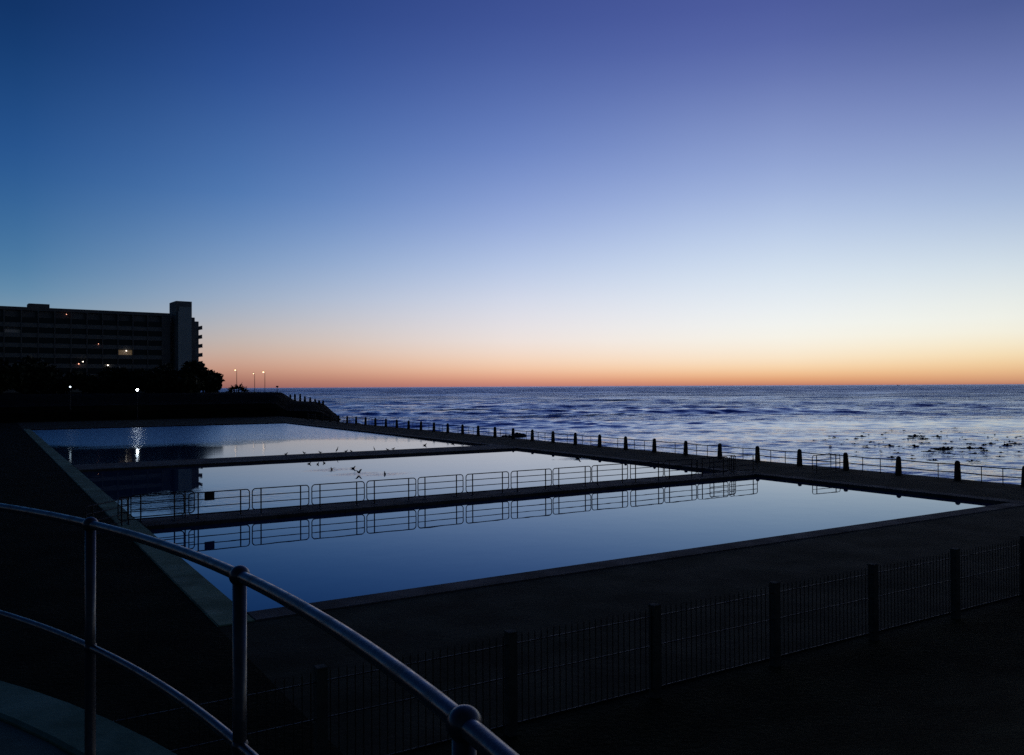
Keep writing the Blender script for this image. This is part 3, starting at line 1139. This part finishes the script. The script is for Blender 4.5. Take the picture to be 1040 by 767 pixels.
lamp('street_lamp', 'brightest white globe lamp before the dark trees, its glow mirrored in the pool', 139.5, 145, 396, 'white lamps before the trees', 'lamp_white', 0.2)
lamp('street_lamp', 'bluish white globe lamp before the trees near the left edge', 71.3, 143, 393, 'white lamps before the trees', 'lamp_blue', 0.14)
lamp('street_lamp', 'warm street lamp rising straight out of the spiky aloe clump', 240.4, 206, 376, 'warm lamps on the headland', 'lamp_warm', 0.17, None, 0.35)
lamp('street_lamp', 'faint thin warm street lamp between the other two on the headland', 258.6, 216, 379.5, 'warm lamps on the headland', 'lamp_warm', 0.13, 4.2, 0.3)
lamp('street_lamp', 'warm street lamp nearest the open sea on the headland', 269.0, 204, 378, 'warm lamps on the headland', 'lamp_warm', 0.20, None, 0.35)
lamp('street_lamp', 'small warm street lamp glowing at the edge of the rightmost tree', 215.6, 235, 380.2, 'warm lamps on the headland', 'lamp_warm', 0.14, 4.2, 0.3)

# signpost at the head of the slope
x, y = at(281.5, 196)
z = min(ground_z(x, y), H + (HOR + 1.2 - 392.5) / 859 * 196 - 1.2)
zs = H + (HOR + 1.2 - 392.0) / 859 * 196 - z
sg = thing('signpost', 'thin signpost with a small dark board right of the street lamps', 'sign', (x, y, z))
MB().tube([(0, 0, -0.2), (0, 0, zs - 0.1)], 0.07, 8).build('pole', M['black_steel'], sg)
MB().box(-0.28, 0.28, -0.03, 0.03, zs - 0.35, zs, 0.01).build('board', M['sign'], sg)

# bollards down the slope
bl0 = None
for px, d, py in ((294.8, 190, 400.5), (299.5, 188, 400), (304.8, 184, 400), (309.6, 186, 402.3), (315, 184, 403.6), (320, 183, 405.2), (324, 182, 406.5), (328, 182, 406.8)):
    x, y = at(px, d)
    ztop = H + (HOR - 0.0049 * (px - 520) - py) / 859 * d
    z = min(ground_z(x, y), ztop - 0.9)
    s = min((ztop - z + 0.1) / 1.115, 1.5)
    if bl0 is None:
        bl0 = post_proto.build('bollard', M['post'])
        tag(bl0, 'concrete bollard in the descending row on the headland slope', 'bollard', 'bollards on the headland slope')
        o = bl0
    else:
        o = bl0.copy()
        col.objects.link(o)
    o.location = (x, y, ztop - 1.115 * s)
    o.scale = (1.5, 1.5, s)

# ------------------------------------------------------------------ block of flats
BE = thing('apartment_building', 'long dark block of flats with a pale stair tower and few lit windows', 'building', (-101, 250, 4.2), math.atan2(25, 35))
NF, FH = 7, 2.75
ROOF = 23.45
wl = MB().box(-88, 0.0, 0.5, 14, -1, ROOF - 0.9)
wl.build('wall', M['wall'], BE)
MB().box(-88.2, -0.002, -0.15, 14.2, ROOF - 0.898, ROOF, 0.05).build('roof_parapet', M['wall'], BE)
MB().box(-88, -0.004, 0.002, 0.498, -1, 1.5).build('plinth', M['wall'], BE)
rb = MB().box(-36.3, -31.2, 3, 7, ROOF + 0.002, ROOF + 1.3, 0.05)
rb.build('roof_plant_room', M['wall'], BE)
bx = MB().box(-4.2, 4.2, -0.0, 0.497, 0.0, 1.05, 0.02)
BW = 4.0
bays = [-4.3 - BW * i for i in range(12)]
sp0 = w0 = pr0 = None
lit = {(2, 3): 'win_amber', (9, 5): 'win_dim', (7, 7): 'win_dim'}
for f in range(NF):
    z = f * FH + 1.54
    for i, bxx in enumerate(bays):
        if sp0 is None:
            sp0 = MB().box(-BW / 2 + 0.01, BW / 2 - 0.01, -0.12, 0.46, 0, 1.15, 0.02).build('balcony_front', M['band'], BE)
            sp0.location = (bxx, 0, z)
            w0 = MB().box(-BW / 2 + 0.2, BW / 2 - 0.2, 0.42, 0.47, 1.16, 2.7).build('window', M['glass'], BE)
            w0.location = (bxx, 0, z)
        else:
            share(sp0, 'balcony_front', BE, (bxx, 0, z))
            if (i, f) in lit:
                m = MB()
                m.box(-BW / 2 + 0.2, BW / 2 - 0.2, 0.42, 0.47, 1.16, 2.55 if f == 3 else 2.0)
                w = m.build('window', M[lit[(i, f)]], BE)
                w['label'] = 'lit window'
                w.location = (bxx, 0, z)
            else:
                share(w0, 'window', BE, (bxx, 0, z))
pm = MB().box(-0.14, 0.14, -0.2, 0.49, 0, ROOF - 0.9)
for i in range(0, 13):
    if pr0 is None:
        pr0 = pm.build('fin', M['wall'], BE)
        pr0.location = (-2.3 - BW * i, 0, 0)
    else:
        share(pr0, 'fin', BE, (-2.3 - BW * i, 0, 0))
MB().box(-2.15, -0.003, 0.003, 0.497, 1.51, ROOF - 0.9).build('end_pier', M['wall'], BE)
MB().box(1.2, 5.75, -1.6, 6, -1, 27.1, 0.06).build('stair_tower', M['band'], BE)
MB().box(2.0, 5.6, -1.75, -1.602, -1, 25.4, 0.03).build('tower_panel', M['tower'], BE)
MB().box(1.7, 1.95, -2.1, -1.604, -1, 23.9, 0.02).build('tower_fin', M['tower'], BE)
MB().box(5.752, 7.3, 1.0, 13, -1, 22.6, 0.05).build('end_wing', M['wall'], BE)
MB().box(7.302, 8.6, 1.6, 13, -1, 21.5, 0.05).build('end_bay', M['band'], BE)
eb = None
for f in range(NF):
    z = f * FH + 2.6
    if eb is None:
        eb = MB().box(8.602, 9.7, 1.2, 6.5, 0, 0.2, 0.02).box(9.55, 9.67, 1.25, 6.45, 0.202, 1.15).build('end_balcony', M['band'], BE)
        eb.location = (0, 0, z)
    else:
        share(eb, 'end_balcony', BE, (random.uniform(-0.25, 0.0), 0, z))


def bulb(px, py, r, mat):
    """a small lamp on the facade: where the sight line meets the front plane"""
    dx = (px - 520) / 859
    e = (35 / 43.01, 25 / 43.01)
    B = (-101, 250)
    # point = t*(dx,1); (p-B) . n = -0.35, n = (-e_y, e_x)
    nx, ny = -e[1], e[0]
    t = ((B[0] * nx + B[1] * ny) - 0.45) / (dx * nx + ny)
    p = (dx * t - B[0], t - B[1])
    s = p[0] * e[0] + p[1] * e[1]
    z = H + (HOR - 0.0049 * (px - 520) - py) / 859 * t - 4.2
    MB().ball((s, -0.45, z), r, 10, 8).build('balcony_lamp', M[mat], BE)


bulb(128.3, 356.3, 0.15, 'bulb_white')
bulb(84.3, 367.4, 0.13, 'bulb_white')
bulb(80, 369.6, 0.13, 'bulb_red')
bulb(109.6, 371, 0.15, 'bulb_white')
bulb(67.5, 319.3, 0.09, 'bulb_red')
bulb(100, 349.3, 0.08, 'bulb_red')

# ------------------------------------------------------------------ rocks, kelp, ship


def rock_mb(seed, r=0.8):
    q = np.random.default_rng(seed)
    mb = MB()
    n, m = 14, 9
    vs, fs = [], []
    ph = q.uniform(0, 6, 8)
    for i in range(m + 1):
        a = -math.pi / 2 + math.pi * i / m
        for k in range(n):
            b = 2 * math.pi * k / n
            d = 1 + 0.16 * math.sin(3 * b + ph[0]) * math.cos(a) + 0.12 * math.sin(5 * b + ph[1] + 3 * a) + 0.12 * math.sin(4 * a + ph[2]) + q.uniform(-.07, .07)
            vs.append((r * d * math.cos(a) * math.cos(b) * 1.3, r * d * math.cos(a) * math.sin(b), r * 0.65 * d * math.sin(a)))
    for i in range(m):
        for k in range(n):
            j = (k + 1) % n
            fs.append((i * n + k, i * n + j, (i + 1) * n + j, (i + 1) * n + k))
    mb.add(vs, fs, False)
    return mb


rk = [rock_mb(50 + i) for i in range(3)]
rk0 = []
spots = [(47.0, 26.3, .9), (47.6, 32.2, .8), (48.4, 38.0, 0.7), (47.2, 44.6, 0.9), (48.0, 58, .9), (49.5, 66, 1.1), (48.2, 75, 1.0), (50.5, 83.5, 1.3), (48.5, 88, 1.1), (52, 94, 1.5), (49, 101, 1.3), (54, 108, 1.5), (50, 116, 1.6),
         (57, 118, 1.3), (52.5, 126, 1.8), (61, 99, 1.2), (66, 104, 1.1), (50, 135, 1.9), (56, 142, 1.7), (50, 148, 2.1)]
for i, (u, v, s) in enumerate(spots):
    k = i % 3
    if len(rk0) <= k:
        o = rk[k].build('shore_rock', M['rock'])
        rk0.append(o)
    else:
        o = rk0[k].copy()
        col.objects.link(o)
    o.location = uv(u, v, SEA + 0.05)
    o.scale = (s, s, s)
    o.rotation_euler = (random.uniform(-.2, .2), random.uniform(-.2, .2), random.uniform(0, 6))
    tag(o, 'dark wet rock in the shallows just beyond the seaward railing', 'rock', 'rocks in the shallows along the railing')


def kelp_mb(seed):
    q = np.random.default_rng(seed)
    mb = MB()
    for i in range(int(q.integers(4, 8))):
        th = q.normal(0, 0.5) + (math.pi if q.random() < 0.4 else 0)
        Lk = q.uniform(0.5, 1.3)
        x0, y0 = q.uniform(-.4, .4), q.uniform(-.25, .25)
        pts = [(x0 + math.cos(th) * Lk * t, y0 + math.sin(th) * Lk * t + 0.08 * math.sin(6 * t + i), 0.0 + 0.03 * math.sin(9 * t + i)) for t in np.linspace(0, 1, 7)]
        mb.tube(pts, [0.03, 0.05, 0.06, 0.06, 0.05, 0.035, 0.012], 6)
    for i in range(2):
        mb.ball((q.uniform(-.3, .3), q.uniform(-.2, .2), 0.05), q.uniform(.10, .2), 10, 6)
    return mb


kp = [kelp_mb(70 + i).build('kelp_clump', M['kelp']) for i in range(4)]
kelp_px = [(931, 443.5, 2.0), (952, 444, 1.4), (921, 446.5, 1.0), (941, 446.5, 1.0), (1004, 445, 1.1), (928, 453.8, 1.2), (965, 449.5, 1.0), (961, 457, 2.0), (968, 456, 1.3), (984, 456.3, 1.6), (994, 456.3, 1.6), (944, 459.3, 1.1), (978, 460, .8),
           (1006, 451.7, 1.3), (1020, 453, 1.8), (1031, 451.3, 1.2), (1026, 449, .8), (875, 444, 1.3), (868, 446, .9), (860, 447.5, .8), (885, 449.3, .8), (903, 453.4, 1.1), (917, 438, .8), (990, 441.5, .8), (1000, 441, .7), (1010, 442, .7),
           (846, 444.5, .8), (838, 447.5, .6), (900, 440.2, .7), (905, 437.5, .6), (955, 439, .7), (970, 435.4, .8), (975, 440, .6), (1034, 460, .7), (1015, 460.5, .8), (949, 468.4, .9), (988, 469.3, 1.0), (880, 455.5, .6), (893, 459, .6),
           (912, 461, .7), (855, 452, .6), (826, 448, .6), (842, 456, .6), (936, 450.5, .6), (975, 446.5, .7), (983, 449, .6), (1022, 444.5, .6), (1036, 444, .6), (870, 460, .6), (905, 466, .6)]
rk_ = random.Random(4)
for _ in range(60):
    kelp_px.append((rk_.triangular(800, 1039, 960), rk_.triangular(434, 470, 450), rk_.uniform(0.4, 0.9)))
for i, (px, py, s) in enumerate(kelp_px):
    t = py - (HOR - 0.0049 * (px - 520))
    d = (H - SEA) * 859 / t
    x, y = at(px, d)
    o = kp[i % 4]
    if i >= 4:
        o = o.copy()
        col.objects.link(o)
    o.location = (x, y, SEA + 0.09)
    s *= 0.56
    o.scale = (s * 1.1, s, s * 1.3)
    o.rotation_euler = (0, 0, random.uniform(-.4, .4))
    big = s > 1.5
    tag(o, 'small dark kelp clump afloat among many on the bright still water beyond the railing', 'kelp', 'kelp clumps floating off the pools')

x, y = at(912.5, 7000)
sh = thing('cargo_ship', 'tiny dark ship on the horizon at the far right of the sea', 'ship', (x, y, SEA), 0.1)
sh.scale = (0.62, 0.62, 0.5)
MB().add([(-18, -4, 0), (16, -4, 0), (20, 0, 5), (16, 4, 0), (-18, 4, 0), (-19, -4.5, 6), (17, -4.5, 6), (23, 0, 7.5), (17, 4.5, 6), (-19, 4.5, 6)],
         [(0, 1, 6, 5), (1, 2, 7, 6), (2, 3, 8, 7), (3, 4, 9, 8), (4, 0, 5, 9), (5, 6, 7, 8, 9), (4, 3, 2, 1, 0)]).build('hull', M['black_steel'], sh)
MB().box(-17, -9, -3.5, 3.5, 6.01, 13, 0.3).box(-15.5, -12.5, -1.2, 1.2, 13.01, 16.5, 0.3).build('superstructure', M['black_steel'], sh)

# ------------------------------------------------------------------ camera and render
cam = bpy.data.cameras.new('camera')
cam.sensor_width = 36
cam.lens = 859 / 1040 * 36
cam.clip_end = 100000
cam.clip_start = 0.05
co = bpy.data.objects.new('camera', cam)
col.objects.link(co)
pitch = math.atan2(9.2, 859)
co.matrix_world = Matrix.Translation((0, 0, H)) @ Matrix.Rotation(math.pi / 2 + pitch, 4, 'X') @ Matrix.Rotation(-0.0049, 4, 'Z')
scene.camera = co
scene.view_settings.view_transform = 'Standard'
scene.view_settings.look = 'None'
scene.view_settings.exposure = 0
scene.view_settings.gamma = 1
scene.view_settings.use_curve_mapping = False
scene.cycles.use_denoising = False
scene.cycles.max_bounces = 6
scene.cycles.sample_clamp_indirect = 4
